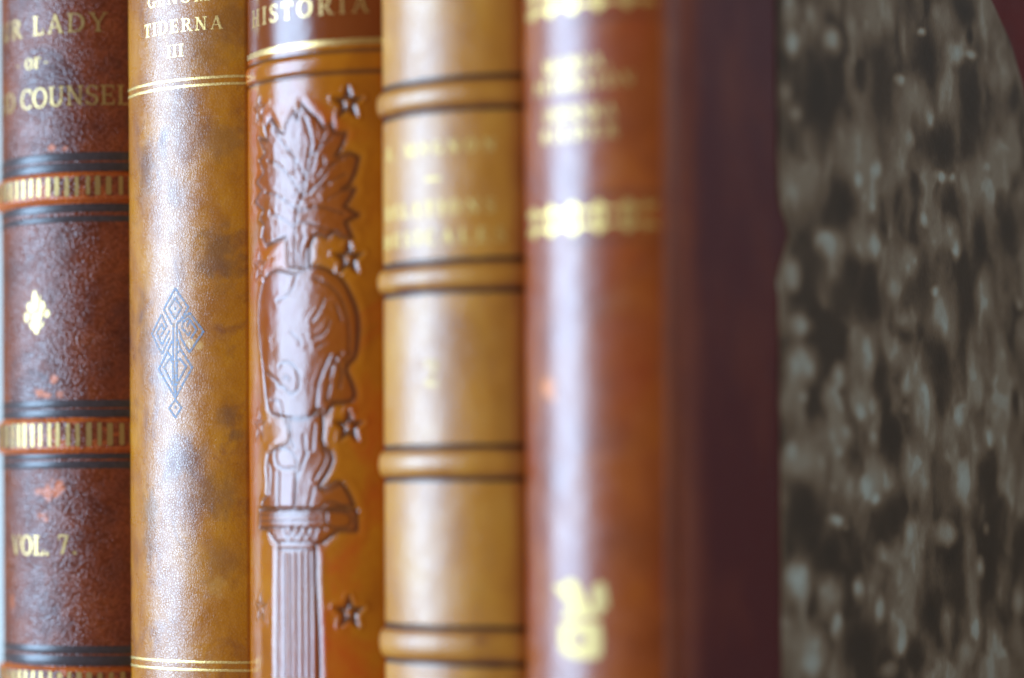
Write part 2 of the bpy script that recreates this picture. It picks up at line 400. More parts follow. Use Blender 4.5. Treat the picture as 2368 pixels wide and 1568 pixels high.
def slices(p, dw=0.22):
    """cut a flat shape into narrow upright slivers so that it bends with the leather"""
    x0, x1 = p[:, 0].min(), p[:, 0].max(); n = max(2, int((x1 - x0) / dw)); xs = np.linspace(x0, x1, n + 1); out = []
    def hits(x):
        h = []
        for a, b in zip(p, np.roll(p, -1, 0)):
            if (a[0] > x) != (b[0] > x): h.append(a[1] + (b[1] - a[1]) * (x - a[0]) / (b[0] - a[0]))
        return sorted(h)
    for a, b in zip(xs[:-1], xs[1:]):
        e = (b - a) * 1e-3; ha, hb, hm = hits(a + e), hits(b - e), hits((a + b) / 2)
        if not (len(ha) == len(hb) == len(hm)): ha = hb = hm
        for i in range(0, len(ha) - 1, 2): out.append(np.array([(a, ha[i]), (b, hb[i]), (b, hb[i + 1]), (a, ha[i + 1])]))
    return out
def blobs(w, z, lst, seed=5, jag=0.5, lo=0.55, hi=1.15):
    """soft-edged patches: (w, z, rw, rz[, amount])"""
    out = np.zeros(np.broadcast(w, z).shape)
    nz = fbm(w * 0.7, z * 0.7, seed, 4) - 0.5
    for q in lst:
        d = np.sqrt(((w - q[0]) / q[2]) ** 2 + ((z - q[1]) / q[3]) ** 2) + nz * jag * 2
        out = np.maximum(out, (q[4] if len(q) > 4 else 1.0) * (1 - sstep(lo, hi, d)))
    return out

TREE=[(-1.9, 142.6), (-2.2, 145.7), (-2.6, 148.0), (-6.7, 147.1), (-8.0, 146.9), (-9.7, 148.6), (-8.9, 150.5), (-10.5, 151.6), (-8.9, 153.0), (-12.5, 154.8), (-9.4, 156.5), (-11.8, 158.1), (-8.8, 159.6), (-10.6, 161.7), (-8.3, 162.8), (-10.8, 165.7), (-7.4, 164.9), (-8.5, 167.2), (-6.5, 168.6), (-4.1, 165.9), (-3.0, 165.7), (-2.2, 167.4), (-0.4, 169.2), (0.3, 167.6), (1.1, 170.4), (2.6, 168.9), (4.2, 167.7), (5.0, 166.8), (5.6, 165.7), (7.1, 166.6), (7.5, 165.2), (8.3, 164.8), (9.7, 164.9), (9.1, 162.9), (7.9, 161.0), (10.4, 161.5), (12.0, 160.7), (11.4, 158.3), (10.4, 156.2), (9.1, 155.4), (11.3, 155.4), (10.2, 153.5), (9.4, 152.5), (11.9, 151.0), (9.6, 149.9), (10.8, 147.1), (8.8, 147.5), (7.4, 148.4), (6.1, 147.4), (4.6, 148.1), (3.6, 147.8), (2.8, 146.2), (2.6, 142.4)]
HEAD=[(-7.6, 141.9), (-5.2, 142.5), (-2.0, 141.9), (-0.1, 141.5), (2.7, 142.7), (5.4, 142.4), (7.6, 141.2), (9.3, 139.9), (10.7, 137.2), (11.6, 134.9), (11.9, 132.3), (11.6, 128.9), (11.2, 126.9), (10.0, 126.1), (9.5, 124.9), (10.3, 123.5), (11.1, 121.4), (11.1, 120.2), (9.8, 119.3), (7.0, 119.4), (6.5, 118.4), (5.7, 117.4), (5.0, 118.5), (3.9, 118.5), (2.8, 117.0), (-0.0, 116.7), (-3.6, 117.5), (-7.2, 117.9), (-8.3, 120.7), (-9.0, 124.3), (-10.2, 128.7), (-11.4, 133.2), (-10.9, 137.6), (-9.3, 140.6)]
BODY=[(-3.2, 117.4), (-0.0, 116.9), (2.8, 117.3), (5.0, 117.9), (5.3, 115.8), (4.9, 112.5), (7.2, 110.7), (6.4, 108.2), (4.1, 105.2), (5.1, 105.0), (7.6, 106.2), (8.8, 106.0), (10.1, 103.9), (11.1, 101.6), (-10.5, 101.5), (-9.7, 103.1), (-8.0, 103.9), (-8.6, 110.3), (-5.8, 112.0), (-1.9, 112.6), (-1.8, 114.8)]
COL=[(-11.1, 101.4), (11.3, 101.4), (11.3, 97.9), (7.9, 97.9), (5.1, 96.0), (3.6, 95.7), (3.5, 94.2), (3.6, 89.9), (3.7, 84.1), (-5.5, 83.9), (-5.3, 89.7), (-5.0, 95.6), (-8.1, 98.0), (-11.1, 98.3)]
GROOVES=[
(1,[(-0.4, 143.0), (-0.4, 148.8), (0.1, 152.5), (1.3, 154.6), (2.1, 157.5), (2.8, 161.4), (3.4, 164.1), (1.8, 167.9)]),
(0.7,[(0.1, 152.5), (-2.9, 154.4), (-5.5, 155.5), (-8.4, 156.0)]),
(0.7,[(1.3, 154.6), (-1.3, 158.2), (-4.7, 160.7), (-7.4, 161.4)]),
(0.7,[(2.1, 157.5), (-0.3, 161.6), (-3.5, 164.3), (-5.7, 166.5)]),
(0.8,[(1.3, 154.6), (4.4, 156.1), (6.9, 159.4), (9.1, 160.6)]),
(0.8,[(2.8, 161.4), (5.5, 162.9), (7.5, 164.5)]),
(0.8,[(0.1, 152.0), (3.3, 152.7), (5.9, 152.5), (9.3, 151.3)]),
(0.7,[(0.2, 150.3), (3.0, 150.1), (5.4, 148.9), (8.8, 148.3)]),
(0.7,[(3.1, 158.5), (3.9, 161.3), (5.2, 163.6), (6.0, 165.0)]),
(0.7,[(-0.4, 149.5), (-3.3, 151.2), (-6.7, 152.3)]),
(0.7,[(4.9, 155.6), (6.9, 156.8), (9.8, 158.0)]),
(0.7,[(5.5, 161.2), (5.6, 159.5), (4.4, 157.8)]),
(0.6,[(-1.9, 162.6), (-0.3, 161.6), (-0.3, 158.6)]),
(0.6,[(-0.4, 154.7), (1.4, 157.1)]),
(0.6,[(5.9, 159.4), (7.9, 160.0), (10.3, 160.9)]),
(0.6,[(6.2, 153.8), (8.1, 154.6), (9.3, 155.2)]),
(0.8,[(0.8, 142.5), (0.6, 145.9), (1.6, 148.0)]),
(0.8,[(1.6, 142.4), (1.9, 145.4), (2.8, 146.5)]),
(0.8,[(3.5, 140.7), (5.9, 139.8), (8.0, 138.2), (9.2, 136.2), (10.1, 133.2), (10.3, 130.2), (10.1, 128.0)]),
(0.8,[(-0.1, 141.3), (-0.8, 139.2), (-2.4, 137.8), (-4.9, 137.2)]),
(0.6,[(-1.5, 131.8), (0.9, 130.0), (0.6, 129.4)]),
(0.6,[(3.2, 133.4), (4.8, 135.1), (5.8, 137.2)]),
(0.7,[(7.8, 136.2), (9.0, 133.2)]),
(0.6,[(3.5, 130.6), (5.8, 131.1), (6.8, 133.3)]),
(0.6,[(4.2, 129.0), (5.8, 129.6)]),
(1,[(-4.4, 125.9), (-3.5, 126.7), (-1.5, 126.6), (0.0, 125.3), (0.6, 123.1), (0.0, 121.6), (-1.6, 121.0), (-2.8, 122.3), (-4.6, 122.8)]),
(0.9,[(-3.2, 123.9), (-2.2, 124.3), (-1.8, 123.4)]),
(1,[(3.9, 118.9), (4.3, 122.6), (5.2, 124.9), (6.8, 127.5)]),
(1,[(6.7, 123.8), (7.0, 125.3), (7.7, 127.0), (8.9, 127.8)]),
(0.9,[(8.4, 122.0), (8.9, 124.0), (8.7, 125.5), (7.7, 126.8)]),
(1,[(6.0, 119.9), (6.5, 121.7), (6.7, 122.7)]),
(0.8,[(6.5, 119.9), (8.6, 119.7), (10.5, 119.9)]),
(0.8,[(9.2, 126.3), (10.6, 128.0)]),
(0.8,[(-8.3, 125.1), (-6.1, 124.2), (-4.6, 123.2)]),
(0.6,[(-6.6, 120.2), (-3.9, 120.2), (-3.6, 117.5)]),
(0.9,[(-5.5, 111.8), (-1.6, 111.9), (0.2, 109.3), (-0.7, 108.5), (-4.2, 108.4), (-5.5, 109.8), (-5.5, 111.8)]),
(0.9,[(-4.7, 107.9), (-5.0, 102.1)]),
(1,[(-0.4, 108.3), (-0.9, 102.1)]),
(0.8,[(-7.2, 104.2), (-6.5, 108.3), (-7.5, 109.6)]),
(0.9,[(2.3, 111.3), (0.7, 108.9), (-0.3, 105.9), (-0.6, 102.1)]),
(0.9,[(3.3, 105.2), (2.5, 102.1)]),
(0.9,[(5.2, 111.7), (6.0, 110.6), (5.2, 108.7), (3.6, 106.7)]),
(0.8,[(-1.6, 117.0), (-1.6, 113.7), (-0.7, 112.0)]),
(0.7,[(1.4, 114.1), (1.7, 110.8)]),
(0.7,[(3.6, 115.8), (3.1, 111.5)]),
(1,[(5.4, 104.6), (7.1, 105.0), (8.8, 105.8)]),
(1,[(4.9, 102.1), (6.6, 103.0), (9.5, 102.0)]),
(1.2,[(-10.8, 101.5), (11.3, 101.5)]),
(0.6,[(-10.5, 100.5), (5.6, 100.6)]),
(0.6,[(-10.6, 99.5), (5.6, 99.6)]),
(1,[(-10.8, 98.4), (5.6, 98.4)]),
(1,[(5.9, 101.1), (10.5, 101.1), (10.5, 98.4), (5.9, 98.4), (5.9, 101.1)]),
(0.9,[(-5.0, 95.9), (3.6, 96.0)]),
(0.9,[(-4.8, 94.7), (3.5, 94.7)]),
(0.8,[(-3.2, 93.9), (-3.2, 89.8), (-3.2, 83.9)]),
(0.8,[(-1.8, 93.9), (-1.7, 89.8), (-1.7, 84.0)]),
(0.8,[(-0.2, 94.0), (-0.1, 89.8), (-0.2, 84.0)]),
(0.8,[(1.3, 94.0), (1.3, 89.9), (1.3, 84.1)]),
(0.8,[(2.5, 94.0), (2.6, 89.9), (2.6, 84.1)]),
(0.7,[(-3.4, 98.0), (-2.7, 96.7), (-1.9, 96.8), (-1.4, 98.1)]),
(0.7,[(-1.4, 98.1), (-0.8, 96.8), (-0.0, 96.8), (0.4, 98.1)]),
(0.7,[(0.4, 98.1), (1.0, 96.8), (1.7, 96.8), (2.2, 98.1)]),
(0.7,[(2.2, 98.1), (2.7, 96.8), (3.4, 96.8), (3.8, 98.1)])]
DIAMOND=[[(1.1, 140.6), (4.0, 137.1), (2.9, 135.6), (1.7, 134.4)], [(1.1, 140.6), (-1.8, 137.0), (0.2, 134.3)], [(1.1, 138.9), (2.5, 137.1), (1.0, 135.2), (-0.5, 137.1), (1.1, 138.9)], [(1.7, 134.6), (4.3, 136.1), (7.1, 132.8), (4.2, 129.1), (2.5, 131.6), (1.9, 133.2)], [(2.6, 133.5), (2.8, 134.6), (4.3, 135.2)], [(3.7, 133.8), (4.4, 134.8), (5.7, 133.1), (4.6, 131.7)], [(2.6, 133.5), (4.0, 132.2), (4.4, 132.8)], [(-2.4, 136.1), (-1.1, 134.0), (-2.3, 132.7)], [(-2.4, 136.1), (-5.2, 132.8), (-2.3, 129.1), (-0.3, 131.9)], [(-2.4, 134.4), (-3.8, 132.9), (-2.3, 130.7), (-0.4, 133.1)], [(-2.4, 134.4), (-1.7, 133.3), (-2.6, 132.3)], [(0.6, 134.3), (0.5, 128.2), (0.8, 121.5)], [(1.4, 134.3), (1.3, 128.1), (1.1, 121.5)], [(0.6, 131.8), (-1.5, 128.6)], [(1.4, 131.8), (2.3, 129.7)], [(1.3, 129.0), (2.3, 129.7), (4.8, 126.5), (1.0, 121.2), (-3.2, 126.5), (-0.8, 129.4), (0.5, 128.0)], [(1.4, 127.4), (2.1, 128.1), (3.5, 126.7), (1.4, 123.6), (1.4, 127.4)], [(0.4, 127.5), (-0.3, 128.2), (-1.8, 126.7), (0.5, 123.4), (0.4, 127.5)], [(1.0, 120.9), (2.4, 119.5), (1.0, 117.7), (-0.5, 119.4), (1.0, 120.9)], [(1.1, 137.2), (1.0, 136.9)], [(1.0, 119.7), (1.0, 119.4)]]
VASE=[[(-4.7, 83.4), (-4.0, 84.1), (3.8, 84.7), (5.3, 84.3), (5.3, 78.3), (3.7, 77.9), (0.5, 77.8), (-2.5, 78.2), (-4.6, 79.3)], [(-3.4, 85.2), (-2.7, 86.2), (5.3, 86.8), (5.5, 84.8), (-4.0, 84.2)], [(-6.5, 89.9), (-3.3, 89.8), (-2.7, 90.9), (-0.6, 91.0), (0.8, 89.9), (1.1, 88.3), (2.7, 87.0), (2.2, 85.8), (-1.8, 86.0), (-3.7, 87.9)], [(2.0, 89.4), (4.1, 90.8), (5.4, 90.4), (5.5, 88.1), (6.1, 86.8), (5.3, 85.7), (2.7, 85.8)]]
BLOBS=[(49.7, 177.7, 2.5, 2.5, 0.95), (49.1, 182.6, 2.3, 3.9, 0.7), (65.4, 171.2, 1.1, 1.3, 0.9), (55.5, 183.4, 1.6, 2.1, 0.6), (62.1, 179.6, 2.6, 2.5, 0.7), (68.2, 182.9, 1.4, 2.2, 0.85), (74.4, 185.2, 4.2, 4.4, 0.6), (80.0, 186.7, 2.1, 3.3, 0.7), (56.7, 168.9, 5.2, 7.2, 0.05), (65.2, 152.3, 4.1, 4.7, 0.08), (77.1, 174.4, 5.6, 12.2, 0.15), (70.7, 160.1, 7.6, 5.9, 0.62), (68.0, 161.7, 1.3, 1.8, 0.9), (70.0, 157.1, 1.5, 1.6, 0.92), (76.2, 159.4, 1.5, 1.8, 0.85), (74.1, 152.6, 1.4, 1.1, 0.9), (71.1, 164.1, 1.2, 1.5, 0.8), (50.9, 166.1, 1.6, 1.4, 0.75), (47.7, 169.7, 1.9, 1.4, 0.65), (54.6, 155.8, 2.6, 3.9, 0.6), (58.9, 154.0, 1.0, 1.8, 0.8), (59.8, 145.7, 4.0, 2.5, 0.75), (71.3, 146.5, 5.5, 3.3, 0.65), (74.7, 146.0, 1.7, 2.2, 0.9), (49.3, 139.7, 2.5, 3.2, 0.8), (49.7, 147.9, 1.3, 2.1, 0.75), (72.6, 137.4, 4.8, 5.9, 0.03), (65.0, 135.9, 4.0, 4.4, 0.2), (56.5, 143.4, 3.9, 7.2, 0.2), (51.8, 131.0, 3.9, 2.1, 0.8), (81.0, 139.3, 2.1, 1.9, 0.75), (86.8, 144.5, 2.9, 2.6, 0.7), (90.8, 184.7, 1.6, 0.8, 0.8), (93.0, 180.4, 5.1, 5.7, 0.08), (84.3, 183.8, 1.4, 3.0, 0.6), (88.5, 172.3, 5.8, 4.9, 0.68), (87.0, 171.7, 1.3, 2.6, 0.85), (93.6, 170.1, 1.5, 1.9, 0.75), (83.5, 175.5, 1.8, 1.1, 0.75), (85.5, 161.0, 1.1, 1.3, 0.85), (86.6, 165.6, 1.8, 1.9, 0.75), (86.5, 154.1, 1.1, 0.9, 0.9), (91.6, 151.7, 1.5, 1.3, 0.75), (97.3, 165.1, 6.8, 4.6, 0.08), (97.2, 159.7, 2.6, 1.1, 0.75), (101.4, 159.9, 1.5, 0.8, 0.8), (99.6, 174.6, 3.8, 4.2, 0.55), (102.0, 182.6, 3.4, 2.3, 0.75), (99.0, 187.6, 4.5, 3.5, 0.6), (105.9, 190.1, 4.6, 4.3, 0.02), (107.8, 186.0, 1.2, 1.8, 0.02), (108.1, 182.7, 2.3, 1.0, 0.7), (108.0, 173.9, 5.4, 8.6, 0.1), (102.4, 147.0, 1.9, 2.3, 0.85), (100.1, 150.0, 3.0, 3.1, 0.65), (110.9, 149.1, 3.9, 5.5, 0.0), (110.2, 158.9, 5.4, 4.3, 0.6), (109.1, 158.2, 1.2, 1.2, 0.9), (114.9, 157.7, 1.6, 2.0, 0.75), (118.4, 181.0, 1.2, 1.2, 0.65), (123.5, 169.2, 2.0, 4.8, 0.55), (118.2, 167.1, 2.0, 2.4, 0.55), (120.5, 151.4, 4.8, 6.0, 0.1), (112.8, 139.0, 3.9, 4.7, 0.68), (97.0, 135.5, 4.5, 5.0, 0.65), (95.2, 139.7, 1.5, 1.1, 0.9), (98.5, 133.3, 1.9, 2.3, 0.8), (125.6, 138.9, 1.6, 1.6, 0.7), (85.2, 133.9, 4.3, 2.3, 0.6), (106.9, 139.9, 3.8, 7.8, 0.15), (91.1, 141.0, 3.6, 5.7, 0.2), (52.4, 125.0, 4.5, 3.9, 0.75), (52.7, 119.7, 1.6, 1.4, 0.8), (63.6, 123.6, 2.0, 2.2, 0.85), (60.9, 119.9, 2.3, 2.9, 0.7), (64.8, 114.1, 5.3, 3.3, 0.65), (72.5, 126.8, 2.8, 3.3, 0.7), (71.7, 119.0, 4.8, 4.0, 0.7), (70.3, 117.5, 1.7, 1.5, 0.9), (75.8, 116.5, 1.4, 2.6, 0.8), (74.4, 113.5, 1.7, 2.2, 0.8), (63.5, 110.9, 1.7, 1.4, 0.8), (80.7, 113.2, 5.6, 5.2, 0.03), (76.6, 124.7, 2.8, 4.8, 0.12), (80.9, 128.2, 4.2, 3.4, 0.75), (85.1, 122.3, 2.2, 1.9, 0.75), (90.9, 120.6, 3.3, 3.4, 0.75), (85.1, 118.5, 1.4, 1.1, 0.85), (96.9, 126.1, 4.5, 6.9, 0.06), (109.9, 122.2, 2.7, 3.1, 0.7), (110.6, 120.2, 0.9, 1.0, 0.85), (103.6, 116.8, 2.3, 2.7, 0.8), (114.1, 113.6, 2.0, 2.2, 0.8), (51.0, 109.0, 5.2, 3.2, 0.72), (49.1, 110.8, 1.6, 1.4, 0.85), (61.7, 104.7, 1.4, 0.9, 0.8), (73.7, 105.0, 6.3, 4.0, 0.72), (72.2, 104.7, 1.7, 2.2, 0.92), (75.0, 102.8, 1.7, 1.1, 0.95), (86.4, 108.0, 2.9, 4.9, 0.75), (90.8, 106.5, 2.9, 4.9, 0.7), (87.9, 109.5, 1.1, 1.5, 0.85), (92.3, 110.3, 1.3, 1.9, 0.8), (104.3, 105.7, 3.4, 3.5, 0.75), (105.8, 107.7, 1.1, 1.2, 0.9), (98.2, 104.6, 5.2, 4.6, 0.35), (99.8, 110.3, 3.0, 2.3, 0.55), (62.7, 99.2, 3.0, 1.3, 0.85), (65.4, 98.1, 1.4, 0.7, 0.9), (52.8, 99.7, 5.1, 7.1, 0.02), (60.6, 93.5, 4.6, 3.6, 0.05), (77.7, 93.1, 2.8, 2.2, 0.7), (80.6, 99.4, 4.2, 4.8, 0.1), (86.3, 96.7, 1.8, 3.0, 0.85), (84.5, 93.0, 1.4, 1.5, 0.85), (86.3, 93.7, 1.1, 0.9, 0.9), (98.1, 96.5, 3.8, 2.3, 0.75), (97.4, 93.8, 1.3, 1.1, 0.85), (101.1, 94.1, 3.8, 7.7, 0.05), (112.7, 97.0, 1.4, 1.4, 0.85), (110.3, 90.0, 2.0, 2.3, 0.8), (50.2, 89.5, 3.9, 4.6, 0.8), (52.1, 90.5, 1.6, 1.8, 0.92), (60.6, 86.6, 4.0, 3.6, 0.68), (69.3, 87.8, 2.0, 2.6, 0.85), (76.2, 83.9, 1.7, 2.6, 0.85), (62.5, 81.5, 2.0, 2.2, 0.8), (84.8, 87.3, 2.8, 3.0, 0.65), (83.4, 86.6, 1.4, 0.9, 0.8), (88.4, 84.5, 1.3, 1.5, 0.75), (95.0, 88.5, 0.9, 1.0, 0.9), (92.8, 82.9, 3.7, 5.7, 0.06), (54.6, 77.5, 4.6, 4.3, 0.75), (54.5, 75.4, 2.6, 1.8, 0.88), (69.2, 77.9, 5.4, 4.4, 0.08), (82.5, 77.3, 2.5, 2.2, 0.75), (78.9, 73.3, 3.5, 1.5, 0.6), (98.7, 80.7, 3.0, 3.8, 0.6), (98.3, 78.4, 1.3, 1.1, 0.8), (108.7, 79.9, 1.9, 2.3, 0.7), (105.5, 75.0, 3.1, 2.3, 0.7), (113.5, 92.3, 4.7, 9.8, 0.1), (118.4, 105.7, 1.6, 2.4, 0.6), (124.7, 84.0, 2.5, 3.6, 0.75), (123.8, 76.9, 3.2, 3.2, 0.5), (126.2, 116.1, 1.2, 3.2, 0.6), (94.2, 74.0, 1.1, 1.5, 0.75), (86.8, 74.8, 4.3, 3.4, 0.1), (101.0, 84.9, 4.5, 3.8, 0.15), (112.5, 73.1, 1.2, 1.2, 0.65), (46.9, 78.3, 1.3, 1.1, 0.5)]


# ------------------------------------------------------------------ setting: shelf and wall
mat_wall = plain("white_wall_paint", (0.55, 0.58, 0.55), 0.8, 0.02, 0.05)
mat_shelf = plain("white_shelf_paint", (0.74, 0.73, 0.70), 0.45, 0.02, 0.06)
setting = bpy.data.objects.new("wall", None)
def row_box(name, a0, a1, v0, v1, z0, z1, mat):
    ob = box(name, (a0, v0, z0), (a1, v1, z1), mat, None, 0.002)
    ob.location = (CORNER[0], CORNER[1], 0); ob.rotation_euler = (0, 0, -ALPHA); ob["kind"] = "structure"
    return ob
bpy.data.objects.remove(setting)
row_box("shelf", -0.75, 0.45, -0.045, 0.298, -0.022, 0.0, mat_shelf)
row_box("wall", -0.66, 1.0, 0.30, 0.34, -0.6, 1.2, mat_wall)

page_mat = plain("page_paper", (0.62, 0.54, 0.40), 0.8, 1.5, 0.3)

# ------------------------------------------------------------------ book 5: half leather, marbled sides (nearest)
m5 = leather("red_brown_calf", [(0.0, (0.224, 0.035, 0.0006)), (0.5, (0.305, 0.0569, 0.0009)), (1.0, (0.373, 0.0876, 0.0018))], 0.09, (3, 7), (1, 0.8),
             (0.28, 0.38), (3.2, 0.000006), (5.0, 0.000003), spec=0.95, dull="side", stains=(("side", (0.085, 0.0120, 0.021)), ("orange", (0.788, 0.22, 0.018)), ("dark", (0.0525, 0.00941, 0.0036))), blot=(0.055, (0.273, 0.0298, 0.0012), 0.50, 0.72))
b5 = Book(-0.0141, 0.0282, 32.5, -0.0008, 0.002, 0.206, 0.1335,
          "red-brown leather book with gilt bands and a marbled paper cover, rightmost in the row", turn=0.0)
def h5(w, z):
    g = -0.75 * np.exp(-((w - 19.5) / 2.6) ** 2)                 # hollow joint beside the spine
    return g * sstep(15.2, 17, w) + 0.12 * (fbm(w * .06, z * .05, 9, 3) - .5)
b5.height = h5
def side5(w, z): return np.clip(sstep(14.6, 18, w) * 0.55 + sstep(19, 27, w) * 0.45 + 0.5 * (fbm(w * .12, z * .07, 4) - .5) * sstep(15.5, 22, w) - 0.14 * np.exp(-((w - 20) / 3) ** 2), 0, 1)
att5 = {"side": side5, "orange": lambda w, z: blobs(w, z, [(-6.3, 120.7, 1.7, 1.5), (-5.2, 119.3, 1.1, 1.0), (-7.2, 120.2, 0.9, 0.8)], 8),
        "dark": lambda w, z: 0.55 * blobs(w, z, [(8, 150.4, 9, .5), (7, 143.4, 9, .5), (7, 177.9, 9, .5), (7, 112, 5, 2.5, .3), (9, 96, 5, 4, .3), (5.5, 133, 5, 3, .25)], 11, .3, .1, 1.5)}
zs = zlist(206, 64, 200, 0.5)
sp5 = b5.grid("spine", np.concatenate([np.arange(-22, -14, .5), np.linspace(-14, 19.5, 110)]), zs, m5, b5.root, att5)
b5.body(m5, page_mat, front=False)
g5 = gold("worn_gilt_blurred", 0.36, (0.16, 0.05, 0.01), (0.639, 0.468, 0.17), 0.42)
TL = text("MARIA,", -7.2, 6.3, 170.2, 2.0) + text("PETERSSON", -9.8, 10.2, 167.2, 1.9) + text("SVENSKA", -7.2, 7.2, 162.5, 1.9) + text("BILDER", -7.8, 7.5, 159.4, 1.9)
b5.polys("title_lettering", TL, g5, sp5, 0.03)
def gilt_band(z0, z1, nm):
    P = []; mid = (z0 + z1) / 2
    for i, x in enumerate(np.arange(-10.4, 11.0, 4.9)):
        P += arc(x, mid, 1.0, 2.0, 0, 360, .7, .9)
        P += arc(x + 2.45, z1 - .2, 2.3, 1.5, 195, 345, .55, .6) + arc(x + 2.45, z0 + .2, 2.3, 1.5, 15, 165, .55, .6)
        for dz in (-1.9, 1.9): P += arc(x, mid + dz, .75, .6, 0, 360, .7, .55)
    for dz in (-1.5, 1.5): P += arc(-12.0, mid + dz, .7, .65, 0, 360, .7, .6) + arc(12.0, mid + dz, .7, .65, 0, 360, .7, .6)
    return b5.polys("gilt_band", P, g5, sp5, 0.03)
gilt_band(144.5, 149.5, 1); gilt_band(179.0, 184.0, 2); gilt_band(38, 43, 3)
def shrink(p, k):
    p = np.asarray(p, float); c = p.mean(0); return c + (p - c) * k
vase = [smooth_poly(VASE[0], 2), smooth_poly(VASE[1], 1), smooth_poly(VASE[2], 2), smooth_poly(VASE[3], 2)]
b5.polys("gilt_ornament", [shrink(q, .86) for q in vase], gold("gilt_ornament_leaf", 0.3, (0.3, 0.12, 0.02), (0.515, 0.378, 0.16), 0.52), sp5, 0.03)
b5.polys("ornament_eye", [[(0.15 + 1.25 * math.cos(a), 81.3 + 1.0 * math.sin(a)) for a in np.linspace(0, 2 * math.pi, 14)[:-1]]], m5, sp5, 0.07)
# front cover: leather joint strip over the board, marbled paper, leather corner
t2 = b5.t / 2
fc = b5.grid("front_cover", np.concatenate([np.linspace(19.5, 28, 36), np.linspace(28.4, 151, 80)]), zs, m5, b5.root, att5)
box("board", (t2 - 0.0034, 0.0045, 0.0), (t2 - 0.0011, b5.depth, b5.H), m5, fc)
def paper_left(z): return 45.7 + 0.006 * (129 - z) + 0.5 * (fbm(z * .25, z * 0, 21, 4) - .5) + 2.4 * np.exp(-((z - 146.5) / 4.2) ** 2) * (0.75 + 0.5 * fbm(z * .5, z * 0 + 3, 22, 3)) + 0.9 * np.exp(-((z - 137.8) / 1.5) ** 2) * -0.6
CZ = [0, 148, 157, 164, 172, 179.6, 186.7, 193.7, 206]; CW = [151, 150, 139, 133.5, 130, 127, 122.7, 115.5, 101]
def paper_right(z): return np.minimum(np.interp(z, CZ, CW), np.interp(206 - z, CZ, CW)) + 0.25 * (fbm(z * .3, z * 0 + 7, 24, 3) - .5)
def marble(w, z):
    dw = fbm(w * .22, z * .18, 31) - .5; dz = fbm(w * .2, z * .2, 32) - .5
    big = fbm((w + 3 * dw) * .16, (z + 3 * dz) * .085, 33, 3, .45); med = fbm(w * .27 + dw, z * .16 + dz, 34, 2, .4)
    p = np.clip(.36 + 0.9 * (big - .5) + 0.6 * (med - .5), .14, .60)
    ww = w + .9 * dw; zz = z + 1.3 * dz; jz = fbm(w * .26, z * .20, 35, 3) - .5
    for bw, bz, rw, rz, val in sorted([q for q in BLOBS if q[4] < .3 or q[2] > 1.3], key=lambda q: -q[2] * q[3]):
        d = np.sqrt(((ww - bw) / (rw * 1.3)) ** 2 + ((zz - bz) / (rz * 1.25)) ** 2) + jz * .5
        if val < .3: k = (1 - sstep(0.1, 1.3, d)) * .95; v = max(val, .07)
        else: k = (1 - sstep(0.1, 1.2, d)) * (.9 if rw > 1.4 else .45); v = .36 + (val - .34)
        p = p * (1 - k) + v * k
    # paler flecks inside the pale patches, drawn out along the drip of the colour
    dots = fbm(w * .36 + dw, z * .24 + dz, 36, 2, .4)
    p = p + (0.15 * sstep(.48, .75, dots) - .04) * sstep(.38, .60, p)
    return np.clip(p, 0, 1)
t = NT("marbled_paper"); uv = t.uv(); pa = t.attr("pat")
fib = t.noise(t.uv(1.0, 0.28), 3.2, 5, 0.7); fine = t.noise(uv, 8.0, 3, 0.6)
f2 = t.math("ADD", pa, t.math("ADD", t.rng(fib, .25, .75, -.05, .05), t.rng(fine, .3, .7, -.04, .04)))
t.l(t.ramp(f2, [(0.0, (0.030, 0.024, 0.021)), (0.2, (0.070, 0.053, 0.040)), (0.42, (0.175, 0.137, 0.102)), (0.62, (0.29, 0.265, 0.22)), (0.80, (0.38, 0.44, 0.44)), (1.0, (0.50, 0.64, 0.67))]), t.b.inputs["Base Color"])
t.b.inputs["Roughness"].default_value = 0.62; t.b.inputs["Specular IOR Level"].default_value = 0.35
t.l(t.bump(fib, 0.00004, 1.0, t.bump(t.noise(uv, 0.5, 3), 0.0001)), t.b.inputs["Normal"])
mat_marble = t.m
def paper_sheet(name, fl, fr, zz, n, mat, parent, h, attrs=None):
    S, Z = np.meshgrid(np.linspace(0, 1, n), zz, indexing="ij"); L = fl(Z); Rr = fr(Z); Wm = L + (Rr - L) * S
    top = b5.surf(Wm, Z, h, False)
    m = len(zz); i = np.arange(n * m).reshape(n, m)
    F = np.stack([i[:-1, :-1], i[1:, :-1], i[1:, 1:], i[:-1, 1:]], -1).reshape(-1, 4)
    # skirt: the cut edge of the sheet down to the board
    bl = np.concatenate([i[:, 0], i[-1, 1:], i[-2::-1, -1], i[0, -2:0:-1]])
    V = top.reshape(-1, 3); base = b5.surf(Wm, Z, 0.0, False).reshape(-1, 3)[bl]
    j = len(V) + np.arange(len(bl)); Fs = np.stack([np.roll(bl, -1), bl, j, np.roll(j, -1)], -1)
    uvs = np.stack([Wm, Z], -1).reshape(-1, 2)
    at = {k: np.concatenate([f(Wm, Z).ravel(), f(Wm, Z).ravel()[bl]]) for k, f in (attrs or {}).items()}
    return make_mesh(name, np.vstack([V, base]), np.vstack([F, Fs]), mat, parent, np.vstack([uvs, uvs[bl]]), at)
zp = np.concatenate([np.arange(.5, 66, 2.5), np.arange(66, 205.6, .33)])
paper_sheet("marbled_paper", paper_left, paper_right, zp, 300, mat_marble, fc, 0.22, {"pat": marble})
zc = np.linspace(149, 205.6, 80)
corner_leather = leather("corner_calf", [(0, (0.10, 0.006, 0.006)), (1, (0.13, 0.010, 0.009))], 0.1, (1, 2), rough=(0.4, 0.5), grain=(3.2, 0.00001), spec=0.22)
